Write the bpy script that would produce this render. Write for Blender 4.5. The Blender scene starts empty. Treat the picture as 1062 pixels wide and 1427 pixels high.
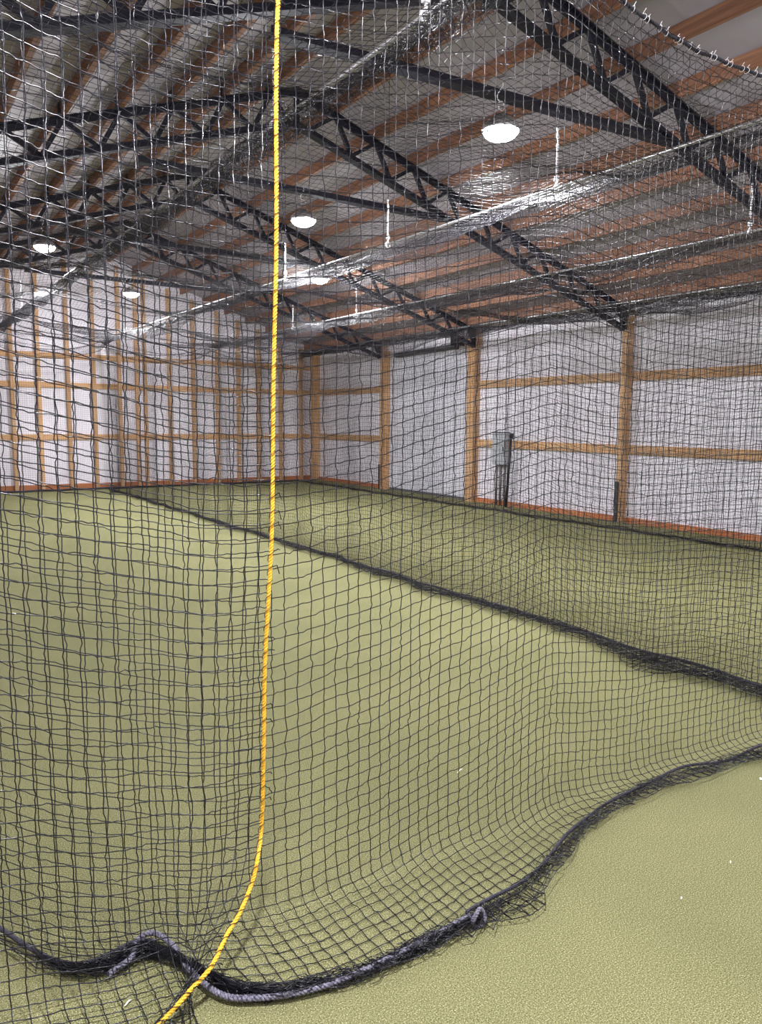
import bpy, math, random
import numpy as np
from mathutils import Vector, Matrix

rng = np.random.default_rng(7)
random.seed(7)
SC = bpy.context.scene
COL = SC.collection

# ------------------------------------------------------------------ helpers
def link(o, parent=None):
    COL.objects.link(o)
    if parent is not None:
        o.parent = parent
    return o

def tag(o, label=None, cat=None, group=None, kind=None):
    if label: o['label'] = label
    if cat: o['category'] = cat
    if group: o['group'] = group
    if kind: o['kind'] = kind
    return o

def empty(name, loc=(0, 0, 0)):
    o = bpy.data.objects.new(name, None)
    o.location = loc
    o.empty_display_size = 0.1
    return link(o)

def copy_tree(o, parent=None):
    c = o.copy()
    link(c, parent)
    for ch in list(o.children):
        copy_tree(ch, c)
    return c

def raw_mesh(name, V, F, mat, smooth=False):
    """V (n,3); F list of (m,k) int arrays"""
    me = bpy.data.meshes.new(name)
    V = np.asarray(V, dtype=np.float32)
    me.vertices.add(len(V)); me.vertices.foreach_set('co', V.ravel())
    loops = np.concatenate([f.ravel() for f in F]).astype(np.int32)
    tot = np.concatenate([np.full(len(f), f.shape[1], np.int32) for f in F])
    start = np.concatenate([[0], np.cumsum(tot)[:-1]]).astype(np.int32)
    me.loops.add(len(loops)); me.loops.foreach_set('vertex_index', loops)
    me.polygons.add(len(tot)); me.polygons.foreach_set('loop_start', start)
    me.polygons.foreach_set('loop_total', tot)
    me.polygons.foreach_set('use_smooth', np.full(len(tot), smooth, dtype=bool))
    me.update(calc_edges=True); me.validate()
    me.materials.append(mat)
    return me

class MB:
    def __init__(self): self.v, self.f, self.n = [], [], 0
    def add(self, V, F):
        V = np.asarray(V, float)
        self.v.append(V)
        for f in F: self.f.append(np.asarray(f, int) + self.n)
        self.n += len(V)
        return self
    def box(self, x0, x1, y0, y1, z0, z1):
        V = [(x, y, z) for x in (x0, x1) for y in (y0, y1) for z in (z0, z1)]
        return self.add(V, [np.array([[0,1,3,2],[4,6,7,5],[0,4,5,1],[2,3,7,6],[0,2,6,4],[1,5,7,3]])])
    def prism(self, prof, A, B, up=(0, 0, 1)):
        """sweep a closed 2-D outline (side, up) from A to B"""
        A, B = np.array(A, float), np.array(B, float)
        d = B - A; d /= np.linalg.norm(d)
        s = np.cross(d, np.array(up, float)); s /= np.linalg.norm(s)
        u = np.cross(s, d)
        prof = np.asarray(prof, float); k = len(prof)
        off = prof[:, :1] * s + prof[:, 1:] * u
        q = np.array([[i, (i + 1) % k, k + (i + 1) % k, k + i] for i in range(k)])
        return self.add(np.vstack([A + off, B + off]), [q, np.array([list(range(k))[::-1]]), np.array([list(range(k, 2 * k))])])
    def bar(self, A, B, w, h, up=(0, 0, 1)):
        return self.prism([(-w/2, -h/2), (w/2, -h/2), (w/2, h/2), (-w/2, h/2)], A, B, up)
    def tube(self, pts, r, n=8):
        pts = np.asarray(pts, float); m = len(pts)
        r = np.broadcast_to(np.asarray(r, float), (m,))
        t = np.gradient(pts, axis=0); t /= np.linalg.norm(t, axis=1)[:, None] + 1e-12
        ref = np.array([0.31, 0.17, 0.93]) if abs(t[0][2]) < .8 else np.array([0.9, 0.3, 0.1])
        V = []
        a = np.cross(t[0], ref); a /= np.linalg.norm(a)
        ang = np.arange(n) * 2 * math.pi / n
        for i in range(m):
            a = a - t[i] * (a @ t[i]); a /= np.linalg.norm(a)
            b = np.cross(t[i], a)
            V.append(pts[i] + r[i] * (np.cos(ang)[:, None] * a + np.sin(ang)[:, None] * b))
        q = [[i*n+j, i*n+(j+1) % n, (i+1)*n+(j+1) % n, (i+1)*n+j] for i in range(m-1) for j in range(n)]
        return self.add(np.vstack(V), [np.array(q), np.array([list(range(n))[::-1]]), np.array([list(range((m-1)*n, m*n))])])
    def lathe(self, prof, c, n=24):
        """prof: list of (radius, z)"""
        ang = np.arange(n) * 2 * math.pi / n
        V = np.vstack([np.c_[c[0] + r*np.cos(ang), c[1] + r*np.sin(ang), np.full(n, c[2] + z)] for r, z in prof])
        q = [[i*n+j, i*n+(j+1) % n, (i+1)*n+(j+1) % n, (i+1)*n+j] for i in range(len(prof)-1) for j in range(n)]
        return self.add(V, [np.array(q)])
    def build(self, name, mat, parent=None, origin=None, smooth=False):
        V = np.vstack(self.v)
        if origin is not None: V = V - np.array(origin)
        by = {}
        for f in self.f: by.setdefault(f.shape[1], []).append(f)
        me = raw_mesh(name, V, [np.vstack(x) for x in by.values()], mat, smooth)
        o = bpy.data.objects.new(name, me)
        if origin is not None: o.location = origin
        return link(o, parent)

# ---------------------------------------------------------------- materials
def new_mat(name, base, rough=.6, spec=.5, metal=0):
    m = bpy.data.materials.new(name); m.use_nodes = True
    b = m.node_tree.nodes['Principled BSDF']
    b.inputs['Base Color'].default_value = (*base, 1)
    b.inputs['Roughness'].default_value = rough
    b.inputs['Metallic'].default_value = metal
    b.inputs['Specular IOR Level'].default_value = spec
    return m, m.node_tree.nodes, m.node_tree.links, b

def ramp(N, stops):
    r = N.new('ShaderNodeValToRGB')
    e = r.color_ramp.elements
    e[0].position, e[0].color = stops[0][0], (*stops[0][1], 1)
    e[1].position, e[1].color = stops[-1][0], (*stops[-1][1], 1)
    for p, c in stops[1:-1]:
        x = e.new(p); x.color = (*c, 1)
    return r

def wood(name, axis, dark, light):
    m, N, L, b = new_mat(name, light, .65, .3)
    tc = N.new('ShaderNodeTexCoord'); mp = N.new('ShaderNodeMapping')
    s = [38, 38, 38]; s[axis] = 1.6
    mp.inputs['Scale'].default_value = s
    oi = N.new('ShaderNodeObjectInfo')
    ad = N.new('ShaderNodeVectorMath'); ad.operation = 'ADD'
    mu = N.new('ShaderNodeMath'); mu.operation = 'MULTIPLY'; mu.inputs[1].default_value = 37
    L.new(oi.outputs['Random'], mu.inputs[0])
    L.new(tc.outputs['Object'], mp.inputs['Vector']); L.new(mp.outputs['Vector'], ad.inputs[0]); L.new(mu.outputs[0], ad.inputs[1])
    n = N.new('ShaderNodeTexNoise'); n.inputs['Scale'].default_value = 1.0; n.inputs['Detail'].default_value = 5
    L.new(ad.outputs[0], n.inputs['Vector'])
    r = ramp(N, [(.3, dark), (.62, light)])
    L.new(n.outputs['Fac'], r.inputs['Fac'])
    # board-to-board tone
    hs = N.new('ShaderNodeHueSaturation')
    mr = N.new('ShaderNodeMapRange'); mr.inputs['To Min'].default_value = .8; mr.inputs['To Max'].default_value = 1.15
    L.new(oi.outputs['Random'], mr.inputs['Value']); L.new(mr.outputs[0], hs.inputs['Value'])
    L.new(r.outputs['Color'], hs.inputs['Color']); L.new(hs.outputs['Color'], b.inputs['Base Color'])
    bp = N.new('ShaderNodeBump'); bp.inputs['Strength'].default_value = .2; bp.inputs['Distance'].default_value = .002
    L.new(n.outputs['Fac'], bp.inputs['Height']); L.new(bp.outputs['Normal'], b.inputs['Normal'])
    return m

PINE_D, PINE_L = (.46, .255, .115), (.68, .425, .23)
WX = wood('pine_x', 0, PINE_D, PINE_L)
WY = wood('pine_y', 1, PINE_D, PINE_L)
WZ = wood('pine_z', 2, PINE_D, PINE_L)
PUR = wood('purlin_pine', 1, (.20, .095, .058), (.34, .17, .10))
TRX = wood('treated_x', 0, (.36, .12, .05), (.54, .21, .09))
TRY = wood('treated_y', 1, (.36, .12, .05), (.54, .21, .09))

def turf():
    m, N, L, b = new_mat('turf', (.3, .3, .12), .9, .15)
    tc = N.new('ShaderNodeTexCoord')
    n1 = N.new('ShaderNodeTexNoise'); n1.inputs['Scale'].default_value = 235; n1.inputs['Detail'].default_value = 4; n1.inputs['Roughness'].default_value = .75
    n2 = N.new('ShaderNodeTexVoronoi'); n2.inputs['Scale'].default_value = 330
    n3 = N.new('ShaderNodeTexNoise'); n3.inputs['Scale'].default_value = 1.3; n3.inputs['Detail'].default_value = 4
    for n in (n1, n2, n3): L.new(tc.outputs['Object'], n.inputs['Vector'])
    r = ramp(N, [(.35, (.045, .047, .014)), (.44, (.170, .171, .069)), (.54, (.255, .249, .118)), (.65, (.62, .59, .37))])
    L.new(n1.outputs['Fac'], r.inputs['Fac'])
    r3 = ramp(N, [(.35, (.91, .92, .90)), (.65, (1.04, 1.03, 1.02))])
    L.new(n3.outputs['Fac'], r3.inputs['Fac'])
    mx = N.new('ShaderNodeMix'); mx.data_type = 'RGBA'; mx.blend_type = 'MULTIPLY'; mx.inputs['Factor'].default_value = 1
    L.new(r.outputs['Color'], mx.inputs[6]); L.new(r3.outputs['Color'], mx.inputs[7])
    L.new(mx.outputs[2], b.inputs['Base Color'])
    su = N.new('ShaderNodeMath'); su.operation = 'SUBTRACT'
    L.new(n1.outputs['Fac'], su.inputs[0]); L.new(n2.outputs['Distance'], su.inputs[1])
    bp = N.new('ShaderNodeBump'); bp.inputs['Strength'].default_value = .7; bp.inputs['Distance'].default_value = .006
    L.new(su.outputs[0], bp.inputs['Height']); L.new(bp.outputs['Normal'], b.inputs['Normal'])
    return m
TURF = turf()

def ribbed(name, base, axis, period, rough, strength=.35):
    m, N, L, b = new_mat(name, base, rough, .35)
    tc = N.new('ShaderNodeTexCoord')
    w = N.new('ShaderNodeTexWave'); w.bands_direction = 'XYZ'[axis]; w.inputs['Scale'].default_value = 2 * math.pi / 20 / period
    w.inputs['Distortion'].default_value = 0
    L.new(tc.outputs['Object'], w.inputs['Vector'])
    n = N.new('ShaderNodeTexNoise'); n.inputs['Scale'].default_value = 2.2; n.inputs['Detail'].default_value = 5
    L.new(tc.outputs['Object'], n.inputs['Vector'])
    r = ramp(N, [(.35, tuple(c * .86 for c in base)), (.65, base)])
    L.new(n.outputs['Fac'], r.inputs['Fac']); L.new(r.outputs['Color'], b.inputs['Base Color'])
    p = N.new('ShaderNodeMath'); p.operation = 'POWER'; p.inputs[1].default_value = 6
    L.new(w.outputs['Fac'], p.inputs[0])
    bp = N.new('ShaderNodeBump'); bp.inputs['Strength'].default_value = strength; bp.inputs['Distance'].default_value = .012
    L.new(p.outputs[0], bp.inputs['Height']); L.new(bp.outputs['Normal'], b.inputs['Normal'])
    return m
WALL_Y = ribbed('white_panel_y', (.90, .87, .95), 1, .23, .55)
WALL_X = ribbed('white_panel_x', (.90, .87, .95), 0, .23, .55)
DOORM = ribbed('door_panel', (.80, .80, .88), 2, .53, .5, .3)
ROOF = ribbed('roof_liner', (.40, .37, .42), 1, .23, .6, .25)
STEEL = new_mat('black_steel', (.010, .010, .020), .6, .25)[0]
GALV = new_mat('galvanised', (.62, .62, .64), .3, .5, .85)[0]
TAPE = new_mat('white_tape', (.82, .82, .85), .45)[0]
PLAST = new_mat('black_plastic', (.012, .012, .014), .45)[0]
CHAR = new_mat('charcoal_metal', (.05, .05, .055), .5)[0]
BOXM = new_mat('grey_enamel', (.46, .49, .52), .45)[0]
CONDUIT = new_mat('dull_conduit', (.16, .14, .13), .5, .5, .3)[0]
RUBBER = new_mat('grey_rubber', (.12, .12, .13), .8)[0]
PAPER = new_mat('white_scrap', (.8, .8, .76), .8)[0]
NET = new_mat('black_twine', (.003, .0028, .007), .30, .48)[0]
NETFAR = new_mat('black_twine_far', (.006, .005, .009), .5, .32)[0]

def rope_mat(name, a, c, scale):
    m, N, L, b = new_mat(name, a, .6, .25)
    tc = N.new('ShaderNodeTexCoord')
    n = N.new('ShaderNodeTexNoise'); n.inputs['Scale'].default_value = scale; n.inputs['Detail'].default_value = 3
    L.new(tc.outputs['Object'], n.inputs['Vector'])
    r = ramp(N, [(.35, c), (.6, a)])
    L.new(n.outputs['Fac'], r.inputs['Fac']); L.new(r.outputs['Color'], b.inputs['Base Color'])
    return m
YELLOW = rope_mat('yellow_rope', (.92, .56, .06), (.75, .36, .02), 160)
GREYROPE = rope_mat('grey_rope', (.22, .21, .27), (.05, .045, .07), 150)
DARKROPE = rope_mat('dark_rope', (.05, .047, .065), (.014, .013, .02), 120)

LENS, N_, L_, _b = new_mat('lamp_lens', (1, 1, 1), .4)
_b.inputs['Emission Color'].default_value = (.96, .955, 1.0, 1)
_b.inputs['Emission Strength'].default_value = 640

# ------------------------------------------------------------------- camera
CAM_H = 1.6
F, YAW, PITCH, ROLL = 1063.262, 0.585921, 0.1188175, 0.0086031
fw = Vector((math.sin(YAW)*math.cos(PITCH), math.cos(YAW)*math.cos(PITCH), -math.sin(PITCH)))
r0 = Vector((math.cos(YAW), -math.sin(YAW), 0)); u0 = r0.cross(fw)
rr = r0*math.cos(ROLL) + u0*math.sin(ROLL); uu = -r0*math.sin(ROLL) + u0*math.cos(ROLL)
cd = bpy.data.cameras.new('camera'); cam = bpy.data.objects.new('camera', cd); COL.objects.link(cam)
cam.matrix_world = Matrix(((rr.x, uu.x, -fw.x, 0), (rr.y, uu.y, -fw.y, 0), (rr.z, uu.z, -fw.z, CAM_H), (0, 0, 0, 1)))
cd.sensor_fit = 'VERTICAL'; cd.sensor_height = 36; cd.sensor_width = 36
cd.lens = 36 * F / 1427; cd.clip_start = .05
SC.camera = cam

# -------------------------------------------------------------- room shell
XR, XL, YE, YB = 10.10, -1.70, 18.44, -6.0
RX, RZ, SL = 4.20, 5.31, .335           # ridge, top of the top chords
ztop = lambda x: RZ - SL * abs(x - RX)
zskin = lambda x: ztop(x) + .145

def structure(o): o['kind'] = 'structure'; return o
structure(MB().box(XL-.2, XR+.2, YB-.2, YE+.2, -.1, 0).build('floor', TURF))
mb = MB()
for s in (-1, 1):
    xe = XR + .15 if s > 0 else XL - .15
    za, zb = zskin(RX), zskin(xe)
    V = [(RX, YB-.2, za), (xe, YB-.2, zb), (xe, YE+.2, zb), (RX, YE+.2, za), (RX, YB-.2, za+.04), (xe, YB-.2, zb+.04), (xe, YE+.2, zb+.04), (RX, YE+.2, za+.04)]
    mb.add(V, [np.array([[0,1,2,3],[7,6,5,4],[0,4,5,1],[1,5,6,2],[2,6,7,3],[3,7,4,0]])])
structure(mb.build('ceiling', ROOF))
DY0, DY1, DZ = 12.03, 14.87, 3.03       # door opening
mb = MB()
mb.box(XR, XR+.05, YB, DY0, 0, zskin(XR)).box(XR, XR+.05, DY1, YE, 0, zskin(XR)).box(XR, XR+.05, DY0, DY1, DZ, zskin(XR))
structure(mb.build('wall_right', WALL_Y))
structure(MB().box(XL-.05, XL, YB, YE, 0, zskin(XL)).build('wall_left', WALL_Y))
def gable(y0, y1, name):
    P = [(XL, 0), (XR, 0), (XR, zskin(XR)), (RX, zskin(RX)), (XL, zskin(XL))]
    V = [(x, y0, z) for x, z in P] + [(x, y1, z) for x, z in P]
    q = np.array([[i, (i+1) % 5, 5+(i+1) % 5, 5+i] for i in range(5)])
    return structure(MB().add(V, [q, np.array([[4,3,2,1,0]]), np.array([[5,6,7,8,9]])]).build(name, WALL_X))
gable(YE, YE+.05, 'wall_end'); gable(YB-.05, YB, 'wall_back')
# roll-up door between the posts
d = empty('door_1', (XR, (DY0+DY1)/2, 0)); structure(d)
o = d.location
mb = MB()
for k in range(6):
    mb.box(XR+.005, XR+.04, DY0, DY1, .05 + k*(DZ-.05)/6 + .003, .05 + (k+1)*(DZ-.05)/6 - .003)
mb.box(XR+.012, XR+.03, DY0, DY1, .05, DZ)
mb.build('door_panel', DOORM).parent = d
MB().box(XR-.005, XR+.045, DY0, DY1, .0, .05).build('bottom_seal', RUBBER, d)
for c in d.children: c.matrix_parent_inverse = Matrix.Translation(-o)
# sill boards along the walls
tb = 0
for a, b_ in ((YB, 8.02), (8.16, 11.68), (15.14, YE-.04)):
    tb += 1
    structure(MB().box(XR-.045, XR-.001, a, b_, 0, .085).build('baseboard_right' if tb == 1 else 'baseboard_right.%03d' % (tb-1), TRY))
structure(MB().box(XL, XR-.05, YE-.042, YE-.001, 0, .11).build('baseboard_end', TRX))

# ------------------------------------------------------------ timber frame
def timber(name, x0, x1, y0, y1, z0, z1, mat, label, cat, group=None):
    o = MB().box(x0, x1, y0, y1, z0, z1).build(name, mat, origin=((x0+x1)/2, (y0+y1)/2, z0))
    return tag(o, label, cat, group)

def post_top(x): return ztop(x) - .02
GR = 'timber posts of the long wall'
def wall_post(y0, y1, label, strip=None, depth=.15):
    e = empty('wall_post', (XR-depth/2, (y0+y1)/2, 0)); tag(e, label, 'post', GR)
    MB().box(-depth/2, depth/2-.001, -(y1-y0)/2, (y1-y0)/2, 0, post_top(XR-depth)).build('timber', WZ, e)
    if strip:
        MB().box(-depth/2-.03, -depth/2, strip[0], strip[1], 0, strip[2]).build('corner_guard', CHAR, e)
    return e
wall_post(4.42, 4.54, 'timber wall post nearest the camera, beside the nearest roof truss')
wall_post(8.04, 8.15, 'tall pine wall post standing between the plain bay and the grey electrical box bay', (-.005, .054, .66), .14)
wall_post(11.70, 11.92, 'wide built-up pine wall post between the electrical box and the white roll-up door', None, .155)
wall_post(14.98, 15.12, 'slim pine wall post on the far side of the white roll-up door', (.03, .069, .58), .13)
timber('corner_post', XR-.20, XR-.001, YE-.20, YE-.045, 0, post_top(XR-.2), WZ, 'dark pine post filling the corner where the two white walls meet', 'post', GR)
timber('door_jamb', XR-.06, XR-.001, 11.925, 12.03, 0, 3.2, WZ, 'brown door jamb board beside the wide built-up post', 'door jamb', 'door jamb boards')
timber('door_jamb', XR-.09, XR-.001, 14.87, 14.975, 0, 3.2, WZ, 'brown door jamb board beside the slim post past the roll-up door', 'door jamb', 'door jamb boards')
bays = [(YB, 4.415, 'behind the nearest truss'), (4.545, 8.035, 'in the plain bay nearest the camera'), (8.155, 11.695, 'behind the grey electrical box'), (15.125, YE-.21, 'in the bay next to the corner')]
for i, (a, b_, w) in enumerate(bays):
    if i == 0: continue
    for z, wz in ((1.178, 'lower'), (2.335, 'upper')):
        timber('wall_girt', XR-.045, XR-.001, a, b_, z-.07, z+.07, WY, f'{wz} horizontal pine girt on the long white wall {w}', 'girt', 'horizontal girts on the white walls')
for z, wz in ((1.178, 'lowest'), (2.335, 'middle'), (2.984, 'topmost')):
    timber('wall_girt', XL, XR-.21, YE-.042, YE-.001, z-.06, z+.06, WX, f'{wz} of the three horizontal girts on the far white end wall', 'girt', 'horizontal girts on the white walls')
studs = [.8, 1.4, 1.97, 2.57, 3.11, 3.72, 4.28, 4.85, 5.25, 5.44, 6.03, 6.62, 7.24, 7.8, 8.36, 8.98, 9.58]
ordn = ['first', 'second', 'third', 'fourth', 'fifth', 'sixth', 'seventh', 'eighth', 'ninth', 'tenth', 'eleventh', 'twelfth', 'thirteenth', 'fourteenth', 'fifteenth', 'sixteenth', 'seventeenth', 'eighteenth', 'nineteenth', 'twentieth']
for k, x in enumerate(studs[::-1]):
    w = .038
    timber('wall_stud', x-w, x+w, YE-.13, YE-.043, .001, zskin(x)-.17, WZ, f'{ordn[k]} vertical stud from the corner post along the far end wall', 'stud', 'studs of the far end wall')

# roof purlins, on top of the trusses
for k in range(10):
    x = 4.70 + .56*k
    z = ztop(x)
    lab = f'{ordn[k]} orange purlin down from the ridge on the roof slope toward the long wall'
    o = MB().prism([(-.024, 0), (.024, 0), (.024, .14), (-.024, .14)], (x, YB+.01, z+.004), (x, YE-.01, z+.004)).build('roof_purlin', PUR, origin=(x, YB+.01, z))
    tag(o, lab, 'purlin', 'roof purlins')
for k in range(10):
    x = 3.87 - .545*k
    z = ztop(x)
    o = MB().prism([(-.024, 0), (.024, 0), (.024, .14), (-.024, .14)], (x, YB+.01, z+.004), (x, YE-.01, z+.004)).build('roof_purlin', PUR, origin=(x, YB+.01, z))
    tag(o, f'{ordn[k]} orange purlin down from the ridge on the roof slope over the camera side', 'purlin', 'roof purlins')

# ------------------------------------------------------------------ trusses
zbot = lambda x: 4.93 - .321*abs(x-RX)
XT = 9.93 - RX                                    # half span to the post face
TEE_UP = [(-.055, 0), (-.055, -.012), (-.008, -.012), (-.008, -.075), (.008, -.075), (.008, -.012), (.055, -.012), (.055, 0)]
TEE_DN = [(-.055, -.037), (.055, -.037), (.055, -.025), (.008, -.025), (.008, .038), (-.008, .038), (-.008, -.025), (-.055, -.025)]
ELL = [(-.022, -.022), (.022, -.022), (.022, -.014), (-.014, -.014), (-.014, .022), (-.022, .022)]
def make_truss():
    t = empty('roof_truss', (RX, 0, 0))
    R_ = lambda x: x - RX
    for s in (-1, 1):
        xe = RX + s*XT
        MB().prism(TEE_UP, (0, 0, RZ), (s*XT, 0, ztop(xe))).build('top_chord', STEEL, t)
        MB().prism(TEE_DN, (0, 0, zbot(RX)), (s*XT, 0, zbot(xe))).build('bottom_chord', STEEL, t)
        tops = [x for x in ([4.70+.56*k for k in range(10)] if s > 0 else [3.87-.545*k for k in range(10)])]
        step = s*(.56 if s > 0 else .545)
        bots = [x - .62*step for x in tops] + [tops[-1] + .38*step]
        for k, x in enumerate(tops):
            zt = ztop(x) - .03
            for bx in (bots[k], bots[k+1]):
                if abs(bx-RX) > XT or abs(bx-RX) < .05: bx = RX + s*min(max(abs(bx-RX), .1), XT)
                A, B = (R_(x), .012 if bx == bots[k] else -.012, zt), (R_(bx), .012 if bx == bots[k] else -.012, zbot(bx)+.01)
                MB().prism(ELL, A, B, (0, 1, 0)).build('web_bar', STEEL, t)
            MB().box(R_(x)+s*.03, R_(x)+s*.038, -.04, .04, ztop(x)-.03, ztop(x)+.11).build('purlin_clip', STEEL, t)
        MB().box(s*XT-.012 if s > 0 else -XT, s*XT if s > 0 else -XT+.012, -.06, .06, zbot(xe)-.05, ztop(xe)-.02).build('end_plate', STEEL, t)
    MB().bar((0, 0, zbot(RX)-.12), (0, 0, RZ-.02), .05, .05, (0, 1, 0)).build('king_post', STEEL, t)
    MB().prism(TEE_DN, (2.40-RX, 0, 4.21), (6.35-RX, 0, 4.21)).build('tie_beam', STEEL, t)
    return t
T0 = make_truss()
ty = [4.75, 8.12, 11.72, 15.10]
tl = ['nearest black steel roof truss, crossing the upper edge of the photo', 'black steel roof truss second from the camera, landing on the post beside the plain bay',
      'black steel roof truss third from the camera, landing on the wide built-up post', 'black steel roof truss fourth from the camera, closest to the far wall']
for k, y in enumerate(ty):
    t = T0 if k == 0 else copy_tree(T0)
    t.location = (RX, y + (.14 if k == 0 else 0), 0)
    t.rotation_euler.z = -.067 if k == 0 else 0
    tag(t, tl[k], 'truss', 'black steel roof trusses')

# -------------------------------------------------------------------- lamps
def make_lamp():
    e = empty('high_bay_lamp', (0, 0, 0))
    MB().lathe([(.0001, .115), (.05, .11), (.055, .08), (.11, .062), (.140, .03), (.149, .0), (.149, -.016), (.141, -.016), (.141, .0), (.0001, .01)], (0, 0, 0), 32).build('housing', GALV, e, smooth=True)
    MB().lathe([(.140, -.004), (.136, -.024), (.119, -.048), (.090, -.066), (.055, -.077), (.02, -.081), (.0001, -.0815)], (0, 0, 0), 32).build('lens', LENS, e, smooth=True)
    a = np.linspace(0, math.pi*2, 17)
    MB().tube(np.c_[.03*np.cos(a), 0*a, .175+.035*np.sin(a)], .005, 6).build('hook', GALV, e, smooth=True)
    return e
lamp0 = make_lamp()
lamps = [((4.25, 4.75, 3.88), 'large glaring lamp hung under the nearest truss, brightest of the lamps'),
         ((4.28, 8.12, 3.90), 'glaring lamp just beside the yellow rope, under the second truss from the camera'),
         ((2.135, 11.72, 3.97), 'glaring lamp far from the yellow rope, under the third truss on the camera-side slope'),
         ((6.49, 11.72, 3.99), 'small bright lamp low over the pipe rails, under the third truss above the far tunnel'),
         ((4.26, 15.10, 3.98), 'small farthest lamp hung low before the far end wall'),
         ((.55, 1.15, 3.72), 'lamp hung behind the near net, nearer than the nearest truss, camera-side slope'),
         ((7.4, 1.15, 3.85), 'lamp hung nearer than the nearest truss, on the long wall side'),
         ((4.26, -2.3, 3.98), 'lamp hung behind the camera under the ridge')]
for k, (p, lab) in enumerate(lamps):
    e = lamp0 if k == 0 else copy_tree(lamp0)
    e.location = p
    tag(e, lab, 'lamp', 'high bay lamps')
    zt = 4.21 - .04 if 2.4 < p[0] < 6.4 else zbot(p[0]) - .035
    a = np.linspace(0, 1, 14)
    pts = np.c_[-.05*np.sin(a*3.1)*(1-a) , .02*np.sin(a*6), .2 + a*(zt+.06-p[2]-.2)]
    MB().tube(pts, .004, 6).build('hanging_cord', TAPE, e, smooth=True)

# ----------------------------------------------------------- rails, hangers
RAILZ = 3.345
rails = [(2.10, 2.2, 'over the middle of the near tunnel, wrapped in bunched net'), (4.38, 2.05, 'over the divider net, crossing below the brightest lamp'),
         (6.78, 2.05, 'over the middle of the far tunnel'), (9.26, 2.05, 'over the outer net, nearest the long white wall')]
for x, y0, w in rails:
    o = MB().tube([(x, y0, RAILZ), (x, 17.72, RAILZ)], .013, 10).build('pipe_rail', GALV, origin=(x, y0, RAILZ), smooth=True)
    tag(o, f'thin silver pipe rail {w}', 'rail', 'net hanging rails')
def hanger(x, y, lab, top=3.77):
    e = empty('rail_hanger', (x, y, RAILZ)); tag(e, lab, 'hanger', 'taped hangers of the pipe rails')
    zt = ztop(x) + .01 - RAILZ
    MB().tube([(0, 0, .03), (.004, 0, zt*.5), (0, 0, zt)], .0028, 5).build('wire', STEEL, e, smooth=True)
    zz = np.linspace(.0, top-RAILZ, 15)
    MB().tube(np.c_[.004*np.sin(zz*40), .004*np.cos(zz*33), zz], .008 + .0025*np.sin(zz*90), 7).build('tape_wrap', TAPE, e, smooth=True)
    a = np.linspace(0, 2*math.pi, 15)
    MB().tube(np.c_[.024*np.sin(a), .0*a, .024*np.cos(a)-.004], .008, 7).build('rail_loop', TAPE, e, smooth=True)
    MB().box(-.014, .014, -.014, .014, .05, .085).build('clamp', TAPE, e)
    return e
for x, y, l in [(4.38, 4.26, 'white taped hanger below and beside the brightest lamp, holding the divider rail'),
                (4.38, 6.52, 'white taped hanger second along the divider rail from the brightest lamp'),
                (4.38, 8.79, 'white taped hanger on the divider rail right beside the yellow rope'),
                (4.38, 16.0, 'white taped hanger on the divider rail under the farthest lamp'),
                (6.78, 4.17, 'white taped hanger nearest the camera on the middle rail of the far tunnel'),
                (6.78, 11.0, 'white taped hanger below the small lamp on the middle rail of the far tunnel'),
                (6.78, 13.3, 'farthest white taped hanger on the middle rail of the far tunnel'),
                (2.10, 2.85, 'white taped hanger at the top edge on the rail wrapped in bunched net'),
                (2.10, 4.35, 'white taped hanger beside the yellow rope on the rail wrapped in bunched net'),
                (2.10, 13.6, 'far white taped hanger near the photo edge on the rail wrapped in bunched net')]:
    hanger(x, y, l)

# ---------------------------------------------------------------- box & co.
e = empty('electrical_box', (XR-.07, 10.95, 0)); tag(e, 'grey metal electrical box on the long white wall beside the wide post', 'electrical box')
MB().box(-.07, .069, -.17, .18, .79, 1.40).build('enclosure', BOXM, e)
MB().box(-.082, -.07, -.165, .175, .81, 1.385).build('lid', BOXM, e)
MB().box(-.09, -.082, -.15, -.12, 1.05, 1.13).build('latch', CHAR, e)
MB().box(-.09, .05, -.18, .19, 1.40, 1.412).build('drip_cap', CHAR, e)
for yy, rr_ in ((.12, .020), (.01, .020), (-.12, .016)):
    MB().tube([(-.0, yy, 0), (-.0, yy, .79)], rr_, 8).build('conduit', CONDUIT, e, smooth=True)
MB().tube([(.03, -.10, 1.41), (.035, -.11, 2.2), (.045, -.12, 3.0)], .007, 6).build('cable', PLAST, e, smooth=True)
e = empty('black_pole', (XR-.16, 10.66, 0)); tag(e, 'black pole leaning against the side of the grey electrical box', 'pole')
MB().tube([(0, 0.03, .0), (.03, -.03, 1.36)], .026, 10).build('shaft', PLAST, e, smooth=True)
MB().tube([(.03, -.03, 1.30), (.0315, -.033, 1.39)], .036, 10).build('cap', PLAST, e, smooth=True)
o = MB().tube([(XR-.056, 12.36, 3.13), (XR-.056, 14.55, 3.08)], .055, 12).build('door_roller', CHAR, origin=(XR-.09, 13.4, 3.1), smooth=True)
tag(o, 'dark roller tube above the white roll-up door', 'roller')
e = empty('door_opener', (XR-.20, 12.2, 3.2)); tag(e, 'black door opener motor high on the wall beside the wide post', 'door opener')
MB().box(-.10, .10, -.11, .09, -.09, .10).build('motor_case', PLAST, e)
MB().tube([(-.03, -.02, -.16), (-.03, -.02, -.08)], .05, 12).build('motor_drum', PLAST, e, smooth=True)
MB().box(.10, .199, -.03, .03, -.03, .03).build('bracket', CHAR, e)

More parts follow.
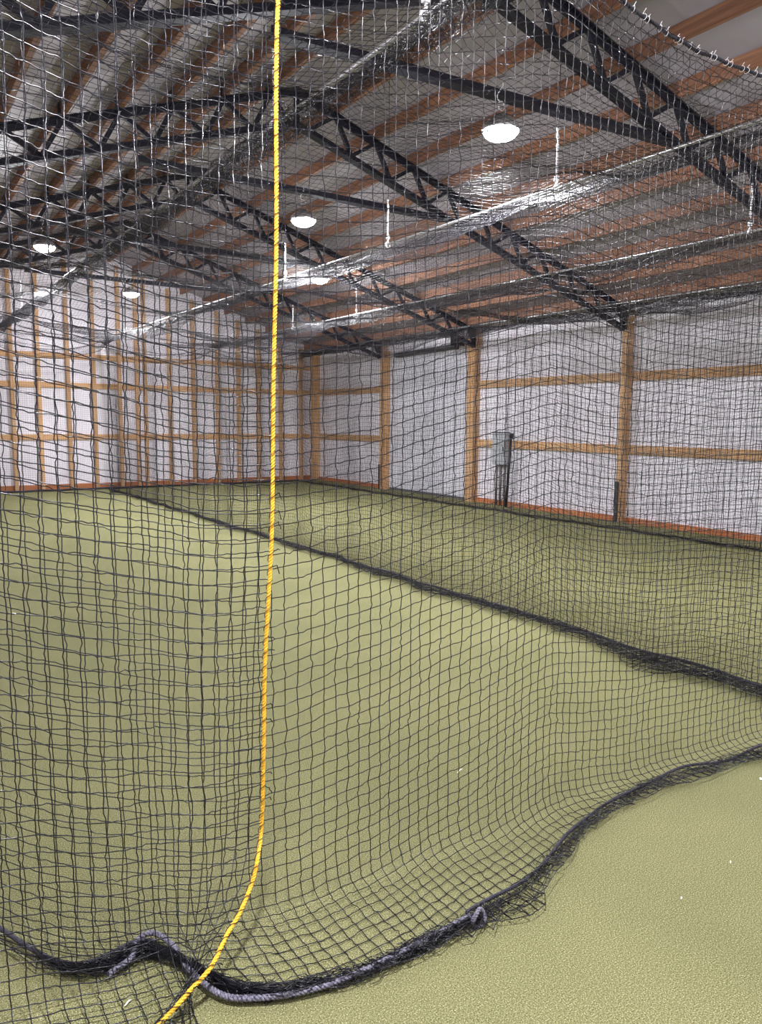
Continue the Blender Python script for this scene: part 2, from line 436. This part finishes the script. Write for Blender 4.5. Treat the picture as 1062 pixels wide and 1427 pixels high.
# ------------------------------------------------------------------- nets
def tubes(A, B, r, sides, sub=1, wob=0.0):
    """thin tubes along many segments at once -> V, quads"""
    n = len(A)
    d = B - A
    ln = np.linalg.norm(d, axis=1, keepdims=True) + 1e-9
    t = d / ln
    ref = np.where(np.abs(t[:, 2:3]) < .8, np.array([[0, 0, 1.]]), np.array([[1., 0, 0]]))
    a = np.cross(t, ref); a /= np.linalg.norm(a, axis=1, keepdims=True)
    b = np.cross(t, a)
    ang = np.arange(sides) * 2*math.pi/sides
    circ = r * (np.cos(ang)[None, :, None]*a[:, None, :] + np.sin(ang)[None, :, None]*b[:, None, :])
    wa = rng.normal(0, wob, (n, 1)); wb = rng.normal(0, wob, (n, 1))
    rings = []
    for k in range(sub+1):
        f = k/sub
        bump = math.sin(math.pi*f) if sub == 2 else math.sin(2*math.pi*f) + .6*math.sin(math.pi*f)
        c = A + d*f + (a*wa + b*wb)*bump
        rings.append(c[:, None, :] + circ)
    V = np.stack(rings, 1).reshape(-1, 3)                # n, sub+1, sides
    base = (np.arange(n)*(sub+1)*sides)[:, None, None]
    k = (np.arange(sub)*sides)[None, :, None]
    j = np.arange(sides)[None, None, :]; j2 = (j+1) % sides
    q = np.stack(np.broadcast_arrays(base+k+j, base+k+j2, base+k+sides+j2, base+k+sides+j), -1).reshape(-1, 4)
    return V, q

OCT_V = np.array([[1,0,0],[-1,0,0],[0,1,0],[0,-1,0],[0,0,1],[0,0,-1]], float)
OCT_F = np.array([[0,2,4],[2,1,4],[1,3,4],[3,0,4],[2,0,5],[1,2,5],[3,1,5],[0,3,5]])
def net_mesh(name, P, mask, mat, r, sides=3, sub=1, wob=0., knots=0., parent=None, extra=None):
    nr, nc, _ = P.shape
    idx = np.arange(nr*nc).reshape(nr, nc)
    m = mask.ravel(); Q = P.reshape(-1, 3)
    E = np.vstack([np.c_[idx[:-1].ravel(), idx[1:].ravel()], np.c_[idx[:, :-1].ravel(), idx[:, 1:].ravel()]])
    E = E[m[E[:, 0]] & m[E[:, 1]]]
    A_, B_ = Q[E[:, 0]], Q[E[:, 1]]
    if extra is not None: A_, B_ = np.vstack([A_, extra[0]]), np.vstack([B_, extra[1]])
    V, q = tubes(A_, B_, r, sides, sub, wob)
    F_ = [q]; VV = [V]
    if knots:
        K = Q[m]; n = len(K)
        VK = (K[:, None, :] + knots*OCT_V[None]*rng.uniform(.8, 1.25, (n, 1, 1))).reshape(-1, 3)
        FK = (OCT_F[None] + (np.arange(n)*6)[:, None, None]).reshape(-1, 3) + len(V)
        VV.append(VK); F_.append(FK)
    me = raw_mesh(name, np.vstack(VV), F_, mat, True)
    return link(bpy.data.objects.new(name, me), parent)

def cosint(x, v):
    i = np.floor(x).astype(int); f = x - i
    w_ = f*f*f*(f*(f*6-15)+10)
    return v[i]*(1-w_) + v[i+1]*w_
def smooth_noise(n, cell, amp):
    k = max(4, int(n/cell)+3)
    return amp*cosint(np.arange(n)/cell, rng.normal(0, 1, k))
def smooth_noise2(nr, nc, cr, cc, amp):
    kr, kc = int(nr/cr)+3, int(nc/cc)+3
    g = rng.normal(0, 1, (kr, kc))
    a = np.array([cosint(np.arange(nc)/cc, g[i]) for i in range(kr)])
    return amp*np.array([cosint(np.arange(nr)/cr, a[:, j]) for j in range(nc)]).T
def smoothstep(x): x = np.clip(x, 0, 1); return x*x*(3-2*x)

M = .0436
def curtain(C, n2, L, W, zoff, zt, folds, c=.06, jit=.002, lift=.02):
    """C (nc,2) plan of the hanging curtain, n2 (nc,2) the way its foot spreads over the floor,
    L width of the spread, W width of the gathered hem, rows every M."""
    nc = len(C)
    amin = -(L + folds*W).max() - abs(zoff).max()
    j = np.arange(math.floor(amin/M), math.ceil((zt.max()+.4)/M))
    a = j[:, None]*M + zoff[None, :]
    a = a + smooth_noise2(len(j), nc, 6, 9, .006)
    s = np.sqrt(a*a + c*c)
    z = .5*(a + s); q = .5*(-a + s)
    over = np.maximum(q - L[None, :], 0)
    ph = over / np.maximum(W[None, :], .02)
    tri = np.abs((ph + 1) % 2 - 1)                       # 0..1..0.. the hem folds to and fro
    hem = over > 0
    nrj, ncj = a.shape
    adv = np.minimum(q, L[None, :]) + np.where(hem, tri*W[None, :]*(1 + smooth_noise2(nrj, ncj, 3, 5, .22)), 0)
    along = np.where(hem, smooth_noise2(nrj, ncj, 3, 3, .020), 0)
    rnd = rng.normal(0, 1, (nrj, ncj, 3))
    P = np.empty((nrj, ncj, 3))
    P[..., 0] = C[None, :, 0] + n2[None, :, 0]*adv + n2[None, :, 1]*along
    P[..., 1] = C[None, :, 1] + n2[None, :, 1]*adv + n2[None, :, 0]*along
    P[..., 2] = z + .003
    P += rnd*np.where(hem[..., None], .004, jit)
    lo = .004 + lift*(.25 + np.floor(ph)*.28 + .5*np.sin(np.clip(ph % 2, 0, 2)*math.pi/2)) + np.abs(smooth_noise2(nrj, ncj, 2, 3, lift*.5))
    P[..., 2] = np.where(hem, lo, np.maximum(P[..., 2], .003))
    mask = (a <= zt[None, :]) & (over <= folds*W[None, :])
    return P, mask, hem

# --- near end net (across the tunnel, in front of the camera)
bx = np.array([-.3, .10, .24, .32, .41, .495, .56, .627, .666, .69, .72, .767, .864, .961, 1.064, 1.212, 1.378, 1.509, 1.63, 1.805, 2.021, 2.204, 2.445, 2.729, 3.012, 3.52, 4.6, 9.3])
by = np.array([2.9, 2.70, 2.48, 2.26, 2.15, 2.16, 2.17, 2.17, 2.06, 1.95, 1.88, 1.83, 1.785, 1.755, 1.73, 1.725, 1.73, 1.735, 1.745, 1.79, 1.86, 1.92, 1.98, 2.02, 2.0, 1.945, 1.84, 1.86])
cx = np.array([-.3, .2, .4, .63, .75, 1.0, 1.3, 2.0, 2.5, 3.0, 3.6, 4.6, 9.3])
cy = np.array([3.0, 2.62, 2.36, 2.30, 2.20, 2.14, 2.12, 2.10, 2.12, 2.12, 2.07, 1.98, 2.0])
sx = np.array([-.5, .75, 1.0, 1.45, 2.2, 2.75, 5.0, 9.5])
sz = np.cumsum(np.r_[0, np.diff(sx)*np.array([-.23, -.05, .13, .25, -.16, -.02, .0])])
sz -= np.interp(1.0, sx, sz)
ZO = lambda x: np.interp(x, sx, sz)
X1 = np.arange(-.25, 9.15, M)
nc = len(X1)
sm = lambda v, k=5: np.convolve(np.pad(v, k, 'edge'), np.ones(2*k+1)/(2*k+1), 'valid')
Yc = sm(np.interp(X1, cx, cy), 3) + smooth_noise(nc, 6, .008)
By = sm(np.interp(X1, bx, by), 1)
L1 = np.maximum(Yc - By, .03)
W1 = np.interp(X1, [-.2, .6, .8, 1.2, 1.5, 1.75, 2.05, 2.25, 2.5, 3.0, 4.0], [.05, .07, .05, .05, .075, .105, .085, .05, .075, .09, .10])
bay_x = np.array([-.1, 2.1, 4.38, 6.78, 9.26])
def edge_z(x):
    t = np.interp(x, bay_x, np.arange(5.)) % 1.0
    return RAILZ - .03 - .17*4*t*(1-t)
C1 = np.c_[X1 + smooth_noise(nc, 5, .004), Yc]
n1 = np.tile([0., -1.], (nc, 1))
P1, m1, hem1 = curtain(C1, n1, L1, W1, sm(ZO(X1), 2), edge_z(X1), 3.2, c=.06, lift=.018)
end_net = empty('end_net', (2.2, 2.1, 0))
tag(end_net, 'near black knotted net hanging across the tunnel, its bunched foot spread on the turf', 'net', 'black batting cage nets')
def under(o, p):
    o.parent = p; o.matrix_parent_inverse = Matrix.Translation(-Vector(p.location)); return o
under(net_mesh('netting', P1, m1, NET, .0016, 5, 3, .0012, .0036), end_net)

def strands(path, r, lay, pitch, n=3, sides=6):
    """laid rope: n strands twisted round the path"""
    path = np.asarray(path, float)
    seg = np.r_[0, np.cumsum(np.linalg.norm(np.diff(path, axis=0), axis=1))]
    m = max(8, int(seg[-1]/(pitch/9)))
    s = np.linspace(0, seg[-1], m)
    p = np.c_[[np.interp(s, seg, path[:, k]) for k in range(3)]].T
    t = np.gradient(p, axis=0); t /= np.linalg.norm(t, axis=1, keepdims=True)+1e-9
    ref = np.array([.2, .1, .97]) if np.abs(t[:, 2]).mean() < .7 else np.array([.9, .4, .1])
    a = np.cross(t, ref); a /= np.linalg.norm(a, axis=1, keepdims=True)
    b = np.cross(t, a)
    mb = MB()
    for k in range(n):
        ph = 2*math.pi*(s/pitch + k/n)
        mb.tube(p + lay*(np.cos(ph)[:, None]*a + np.sin(ph)[:, None]*b), r, sides)
    return mb
def spline(pts, n):
    pts = np.asarray(pts, float); k = len(pts)
    P = np.vstack([2*pts[0]-pts[1], pts, 2*pts[-1]-pts[-2]])
    out = []
    for i in range(k-1):
        for f in np.linspace(0, 1, n, endpoint=False):
            p0, p1, p2, p3 = P[i:i+4]
            out.append(.5*((2*p1)+(-p0+p2)*f+(2*p0-5*p1+4*p2-p3)*f*f+(-p0+3*p1-3*p2+p3)*f**3))
    return np.vstack([out, pts[-1:]])
# thick grey lead rope in the foot of the near net
gp = [(.47, 2.10, .02), (.543, 2.125, .028), (.574, 2.18, .034), (.627, 2.19, .034), (.661, 2.11, .03), (.668, 2.01, .026), (.687, 1.913, .024), (.717, 1.843, .022), (.767, 1.798, .022), (.864, 1.751, .022), (.961, 1.723, .024), (1.064, 1.712, .026), (1.212, 1.712, .028), (1.378, 1.722, .028), (1.45, 1.725, .03), (1.509, 1.73, .028)]
under(strands(spline(gp, 8), .0046, .0046, .036).build('lead_rope', GREYROPE, smooth=True), end_net)['label'] = 'thick grey twisted rope'
a = np.linspace(0, 2*math.pi, 22)
ring = np.c_[1.513+.024*np.cos(a), 1.70+.006*np.sin(a*2), .034+.028*np.sin(a)]
under(strands(ring, .004, .004, .03).build('rope_loop', GREYROPE, smooth=True), end_net)['label'] = 'grey rope loop'
xs = np.linspace(1.50, 9.1, 170)
dp = np.c_[xs, np.interp(xs, X1, By) + .012*np.sin(xs*9), .028+.008*np.sin(xs*13)]
under(strands(dp, .0036, .0036, .034).build('foot_rope', DARKROPE, smooth=True), end_net)
xs = np.linspace(.0, .62, 26)
dp = np.c_[xs, np.interp(xs, X1, By) + .01, .03+.006*np.sin(xs*13)]
under(MB().tube(dp, .0075, 8).build('foot_rope', DARKROPE, smooth=True), end_net)
# loose tangled threads lying in the foot
A_, B_ = [], []
for k in range(700):
    x = rng.choice([rng.uniform(.3, .75), rng.uniform(.5, 1.5), rng.uniform(.4, 1.3), rng.uniform(1.2, 4.2)]); y = np.interp(x, X1, By)
    for q_ in range(3):
        x2 = x + rng.normal(.05, .02); y2 = np.interp(x2, X1, By) + rng.normal(-.016, .013)
        p1_ = (x, y + rng.normal(0, .008), rng.uniform(.004, .045)); p2_ = (x2, y2, rng.uniform(.004, .045))
        A_.append(p1_); B_.append(p2_); x, y = x2, y2
V, q_ = tubes(np.array(A_), np.array(B_), .0012, 4, 3, .004)
under(link(bpy.data.objects.new('gathered_twine', raw_mesh('gathered_twine', V, [q_], NET, True))), end_net)
# top border rope with white ties
xs = np.linspace(-.2, 9.1, 190)
Yt = lambda x: np.interp(x, X1, Yc)
tp = np.c_[xs, Yt(xs), edge_z(xs)+.004*np.sin(xs*31)]
under(strands(tp, .004, .004, .05).build('border_rope', DARKROPE, smooth=True), end_net)
for x in np.arange(2.0, 3.9, .052):
    x = x + rng.uniform(-.02, .02)
    c0 = np.array([x, Yt(x), edge_z(x)])
    a = np.linspace(.3, 2*math.pi, 12)
    an = rng.uniform(-.6, .6)
    pts = c0 + np.c_[.010*np.cos(a)*math.sin(an), .012*np.cos(a), .012*np.sin(a)]
    pts = np.vstack([pts, c0 + np.array([rng.normal(0, .008), -.012, .014+rng.uniform(0, .014)])])
    under(MB().tube(pts, .0011, 5).build('cable_tie', TAPE, smooth=True), end_net)

# --- overlapping door flap with the yellow edge rope
E_ = spline([(1.062, 2.11, 3.25), (1.044, 2.13, 2.80), (1.038, 2.13, 2.544), (1.030, 2.13, 2.20), (1.0265, 2.13, 1.994), (1.021, 2.13, 1.676), (1.014, 2.13, 1.459), (1.005, 2.13, 1.237), (.987, 2.13, .898), (.976, 2.13, .596), (.961, 2.13, .312), (.914, 2.061, .24), (.887, 2.039, .19), (.827, 1.983, .15), (.773, 1.945, .125), (.709, 1.885, .10), (.671, 1.866, .085), (.633, 1.859, .068), (.594, 1.849, .05), (.535, 1.837, .025), (.44, 1.80, .014), (.25, 1.74, .012)], 10)
E_[:, 1] -= .03*np.clip((E_[:, 2]-.1)/.3, 0, 1)
E_[:, 0] -= .014*np.clip((E_[:, 2]-.1)/.3, 0, 1)
seg = np.r_[0, np.cumsum(np.linalg.norm(np.diff(E_, axis=0), axis=1))]
nc2 = 34; nr2 = int(seg[-1]/M)
ss = np.arange(nr2)*M
Ecol = np.c_[[np.interp(ss, seg, E_[:, k]) for k in range(3)]].T
iz = np.arange(nc2)
P2 = np.zeros((nr2, nc2, 3))
fold2 = smooth_noise(nc2, 4, .010)
for i in iz:
    x0 = Ecol[0, 0] - i*M*.985
    xi = Ecol[np.searchsorted(-Ecol[:, 2], -1.2), 0] - i*M*.985
    zo = ZO(xi) - ZO(.97)
    # straight fall to the floor, then on towards the camera
    s_ = ss - zo
    drop = 3.25 - s_
    c = .08; sq = np.sqrt(drop*drop + c*c)
    z = .5*(drop+sq)+.003; q_ = .5*(-drop+sq)
    S = np.c_[xi - .0*q_ + (Ecol[:, 0]-Ecol[np.searchsorted(-Ecol[:, 2], -1.2), 0])*np.where(z > .5, 1, 0) * np.exp(-i/6.), 2.085 + fold2[i] - q_, z]
    Rr = Ecol + np.array([-i*M*.985, .0, 0]); Rr[:, 2] = np.interp(ss - zo*smoothstep(i/8), ss, Rr[:, 2])
    w = smoothstep(i/9.)
    P2[:, i] = Rr*(1-w) + S*w
hump = .078*np.exp(-((P2[..., 1] - np.interp(P2[..., 0], X1, By) + .01)/.085)**2)
P2[..., 2] = np.maximum(P2[..., 2], .004 + hump)
P2 += rng.normal(0, .0013, P2.shape)
P2[..., 0] += smooth_noise2(nr2, nc2, 7, 5, .003)
P2[..., 2] += smooth_noise2(nr2, nc2, 5, 4, .004)*(P2[..., 2] > .05)
P2[:, 0] = Ecol
flap = empty('door_net', (.6, 2.05, 0))
tag(flap, 'black net door flap overlapping the near net, edged with a yellow rope', 'net', 'black batting cage nets')
FLAPNET = True
yr = E_.copy(); yr[:, 0] += .003*np.sin(seg*7); yr[:, 2] = np.maximum(yr[:, 2], .012)
under(strands(yr, .0034, .0036, .03).build('edge_rope', YELLOW, smooth=True), flap)['label'] = 'yellow edge rope'
# twine lashing that ties the flap to the yellow rope
sh = np.arange(.05, seg[-1]-.05, M/9)
c0 = np.c_[[np.interp(sh, seg, yr[:, k]) for k in range(3)]].T
t_ = np.gradient(c0, axis=0); t_ /= np.linalg.norm(t_, axis=1, keepdims=True)
a_ = np.cross(t_, [.3, .9, .1]); a_ /= np.linalg.norm(a_, axis=1, keepdims=True); b_ = np.cross(t_, a_)
ph = 2*math.pi*sh/M + .8*np.sin(2*math.pi*sh/M)
under(MB().tube(c0 + .0088*(np.cos(ph)[:, None]*a_ + np.sin(ph)[:, None]*b_), .0011, 4).build('lacing', NET, smooth=True), flap)
# short frayed twine ends past the rope belong to the netting
EA, EB = [], []
for s_ in np.arange(.05, seg[-1]-.3, M):
    if rng.random() < .5:
        e0 = np.array([np.interp(s_, seg, yr[:, k]) for k in range(3)])
        e1 = e0 + np.array([.020, -.006, rng.normal(.002, .006)]); e2 = e1 + np.array([.008, .002, -.012+rng.normal(0, .006)])
        EA += [e0, e1]; EB += [e1, e2]
under(net_mesh('netting', P2, np.ones((nr2, nc2), bool), NET, .00165, 5, 3, .0012, .0037, extra=(np.array(EA), np.array(EB))), flap)

# --- long side nets
def side_net(x, label, name, zamp, foot, r, y0, full):
    Yv = np.arange(y0, 17.72, M*full); n = len(Yv)
    fold = .035*np.sin(Yv*2.3+x) + .025*np.sin(Yv*5.1+1) + smooth_noise(n, 10, .02)
    squeeze = .03*np.sin(Yv*1.9) + .02*np.sin(Yv*4.7+.5)
    zo = zamp*(.06*np.sin(Yv*1.35+.6) + .05*np.sin(Yv*2.9) + smooth_noise(n, 14, .03))
    C = np.c_[x + foot*.6 + fold, Yv + squeeze]
    nn = np.tile([-1., 0.], (n, 1))
    Ls = np.full(n, .06) + np.abs(smooth_noise(n, 30, .02)); Ws = foot*np.interp(Yv, [2, 4.5, 9], [2.1, 1.3, .8])*(1+smooth_noise(n, 9, .12))
    P, m, h = curtain(C, nn, Ls, Ws, zo, np.full(n, RAILZ-.04), 5.2, c=.05, jit=.003, lift=.026)
    # hang plumb from the rail
    hgt = np.clip(P[..., 2]/RAILZ, 0, 1)
    P[..., 0] -= (fold[None, :] + foot*.6)*hgt**2
    e = empty(name, (x, 10, 0)); tag(e, label, 'net', 'black batting cage nets')
    under(net_mesh('netting', P, m, NETFAR, r, 3, 1), e)
    yy = np.linspace(y0+.05, 17.65, 160)
    pts = np.c_[x + foot*.6 - .04 + .012*np.sin(yy*3.1), yy, .022 + .008*np.sin(yy*7)]
    under(MB().tube(pts, .011, 7).build('foot_rope', DARKROPE, smooth=True), e)
    return e
side_net(4.38, 'long black divider net standing between the two tunnels, its foot bunched across the turf', 'divider_net', 1.0, .13, .0017, 2.22, .88)
side_net(9.26, 'outer black net hanging parallel to the long white wall', 'side_net', .8, .06, .0019, 2.22, .75)

# --- far end net
Xv = np.arange(-.1, 9.3, M); n = len(Xv)
scal = lambda x: np.interp(x, [-.1, 2.1, 4.38, 6.78, 9.26], [0, 1, 2, 3, 4])
def bay_sag(x, s):
    t = scal(x) % 1.0
    return s*4*t*(1-t)
ztf = RAILZ - .03 - bay_sag(Xv, .24)
Cf = np.c_[Xv + .02*np.sin(Xv*4), 17.98 + .04*np.sin(Xv*3.1) + smooth_noise(n, 8, .02)]
Pf, mf, _ = curtain(Cf, np.tile([0., -1.], (n, 1)), np.full(n, .04), np.full(n, .05), .05*np.sin(Xv*1.7), ztf, 4, c=.05, jit=.003)
far = empty('far_end_net', (4.6, 17.98, 0)); tag(far, 'far black net hanging in front of the studded white end wall', 'net', 'black batting cage nets')
under(net_mesh('netting', Pf, mf, NETFAR, .0015, 3, 1), far)
xs = np.linspace(-.1, 9.28, 120)
under(MB().tube(np.c_[xs, 17.98+0*xs, RAILZ-.03-bay_sag(xs, .24)], .008, 6).build('border_rope', DARKROPE, smooth=True), far)
under(MB().tube(np.c_[xs, 17.92+.01*np.sin(xs*5), .025+.006*np.sin(xs*9)], .022, 8).build('foot_rope', DARKROPE, smooth=True), far)

# --- roof net over both tunnels
railx = np.array([-.1, 2.10, 4.38, 6.78, 9.26])
prof = []                                             # (x, z below rail) along the net from rail to rail
for k in range(4):
    x0, x1 = railx[k], railx[k+1]; w_ = x1-x0
    t = np.linspace(0, 1, 400)
    sag = .20*4*t*(1-t)
    lip = .13*(1-np.exp(-np.minimum(t, 1-t)*w_/.035))
    prof.append(np.c_[x0 + w_*t, -(sag*.75 + lip)])
prof = np.vstack(prof)
sl = np.r_[0, np.cumsum(np.linalg.norm(np.diff(prof, axis=0), axis=1))]
nx = int(sl[-1]/M)
si = np.linspace(0, sl[-1], nx)
px, pz = np.interp(si, sl, prof[:, 0]), np.interp(si, sl, prof[:, 1])
Yr = np.arange(2.1, 17.98, M); ny = len(Yr)
PR = np.zeros((ny, nx, 3))
mod = 1 + .30*np.sin(Yr*1.1+.4) + .2*np.sin(Yr*2.6) + smooth_noise(ny, 12, .15)
PR[..., 0] = px[None, :] + .02*np.sin(Yr*2.2)[:, None]
PR[..., 1] = Yr[:, None] + .02*np.sin(px*6)[None, :]
PR[..., 2] = RAILZ - .012 + pz[None, :]*mod[:, None] + smooth_noise2(ny, nx, 9, 9, .018)
# the near edge climbs onto the border rope of the end net
wE = np.exp(-(Yr-2.1)/.25)[:, None]
PR[..., 2] = PR[..., 2]*(1-wE) + edge_z(px)[None, :]*wE
PR[..., 1] += wE*(np.interp(px, X1, Yc) - 2.1)[None, :]
PR[..., 2] = np.minimum(PR[..., 2], RAILZ - .016)
PR += rng.normal(0, .003, PR.shape)
roof = empty('roof_net', (4.6, 10, RAILZ)); tag(roof, 'black roof net sagging from the pipe rails over both tunnels', 'net', 'black batting cage nets')
under(net_mesh('netting', PR, np.ones((ny, nx), bool), NETFAR, .00145, 3, 1), roof)
# gathered rolls of spare net tied under the rails
def roll(x, y0, y1, rad, dens, drop):
    Yv = np.arange(y0, y1, M*.9); nn = len(Yv); na = dens
    th = np.linspace(0, 2*math.pi*2.6, na)
    rr_ = rad*(.35 + .65*rng.random(na))
    P = np.zeros((na, nn, 3))
    rad_y = 1 + .25*np.sin(Yv*2.7+x) + smooth_noise(nn, 9, .18)
    P[..., 0] = x + (rr_*np.cos(th))[:, None]*rad_y + smooth_noise2(na, nn, 3, 4, rad*.25)
    P[..., 1] = Yv[None, :] + rng.normal(0, .012, (na, nn))
    P[..., 2] = RAILZ - drop + (rr_*np.sin(th)*.75)[:, None]*rad_y + smooth_noise2(na, nn, 3, 4, rad*.25)
    P[..., 2] = np.minimum(P[..., 2], RAILZ-.016)
    return P
for x, y0, y1, rad, dens, drop in ((2.10, 2.3, 17.7, .085, 24, .085), (4.38, 2.15, 17.7, .045, 16, .08), (6.78, 2.15, 17.7, .04, 12, .07), (9.26, 2.15, 17.7, .075, 44, .10)):
    P = roll(x, y0, y1, rad, dens, drop)
    under(net_mesh('gathered_roll', P, np.ones(P.shape[:2], bool), NETFAR, .0012, 3, 1), roof)

# ------------------------------------------------------------- litter
def scrap(x, y, pts, w, lab):
    mb = MB(); pts = np.array(pts, float)
    t = np.gradient(pts, axis=0)
    nrm = np.c_[-t[:, 1], t[:, 0]]; nrm /= np.linalg.norm(nrm, axis=1, keepdims=True)
    wv = w*np.sin(np.linspace(.35, math.pi-.35, len(pts)))
    h = .004 + .004*np.sin(np.linspace(0, 3, len(pts)))
    top = [np.c_[pts + s*nrm*wv[:, None]/2, h + .0012*o_] for o_ in (1, 0) for s in (1, -1)]
    k = len(pts); V = np.vstack(top); q = []
    for i in range(k-1):
        q += [[i, i+1, k+i+1, k+i], [2*k+i, 3*k+i, 3*k+i+1, 2*k+i+1], [i, 2*k+i, 2*k+i+1, i+1], [k+i, k+i+1, 3*k+i+1, 3*k+i]]
    o = MB().add(V, [np.array(q)]).build('paper_scrap', PAPER); o.location = (x, y, 0)
    tag(o, lab, 'litter', 'white scraps on the turf')
cur = lambda l, b: [(l*t, b*math.sin(t*3)) for t in np.linspace(-.5, .5, 7)]
scrap(2.16, 2.58, cur(.045, .008), .005, 'thin white scrap on the turf behind the near net')
scrap(2.19, 1.44, cur(.011, .002), .005, 'tiny white scrap on open turf below the near net foot')
scrap(2.53, 1.474, cur(.012, .003), .005, 'tiny white scrap on open turf between its neighbour and the net foot')
scrap(3.262, 1.784, cur(.02, .004), .012, 'white scrap on the turf against the edge of the photo, just under the net foot')
scrap(.493, 1.98, cur(.022, .006), .005, 'small curled white scrap under the door flap net by the grey rope')

# --------------------------------------------------------- world & render
w = bpy.data.worlds.new('world'); SC.world = w; w.use_nodes = True
w.node_tree.nodes['Background'].inputs['Color'].default_value = (.5, .5, .55, 1)
w.node_tree.nodes['Background'].inputs['Strength'].default_value = .02
SC.view_settings.view_transform = 'Standard'; SC.view_settings.look = 'None'
SC.view_settings.gamma = 1; SC.view_settings.exposure = 0.95
SC.view_settings.use_curve_mapping = False
SC.cycles.use_denoising = True
SC.cycles.max_bounces = 6; SC.cycles.diffuse_bounces = 4; SC.cycles.glossy_bounces = 2
SC.cycles.sample_clamp_indirect = 4
SC.cycles.caustics_reflective = False; SC.cycles.caustics_refractive = False
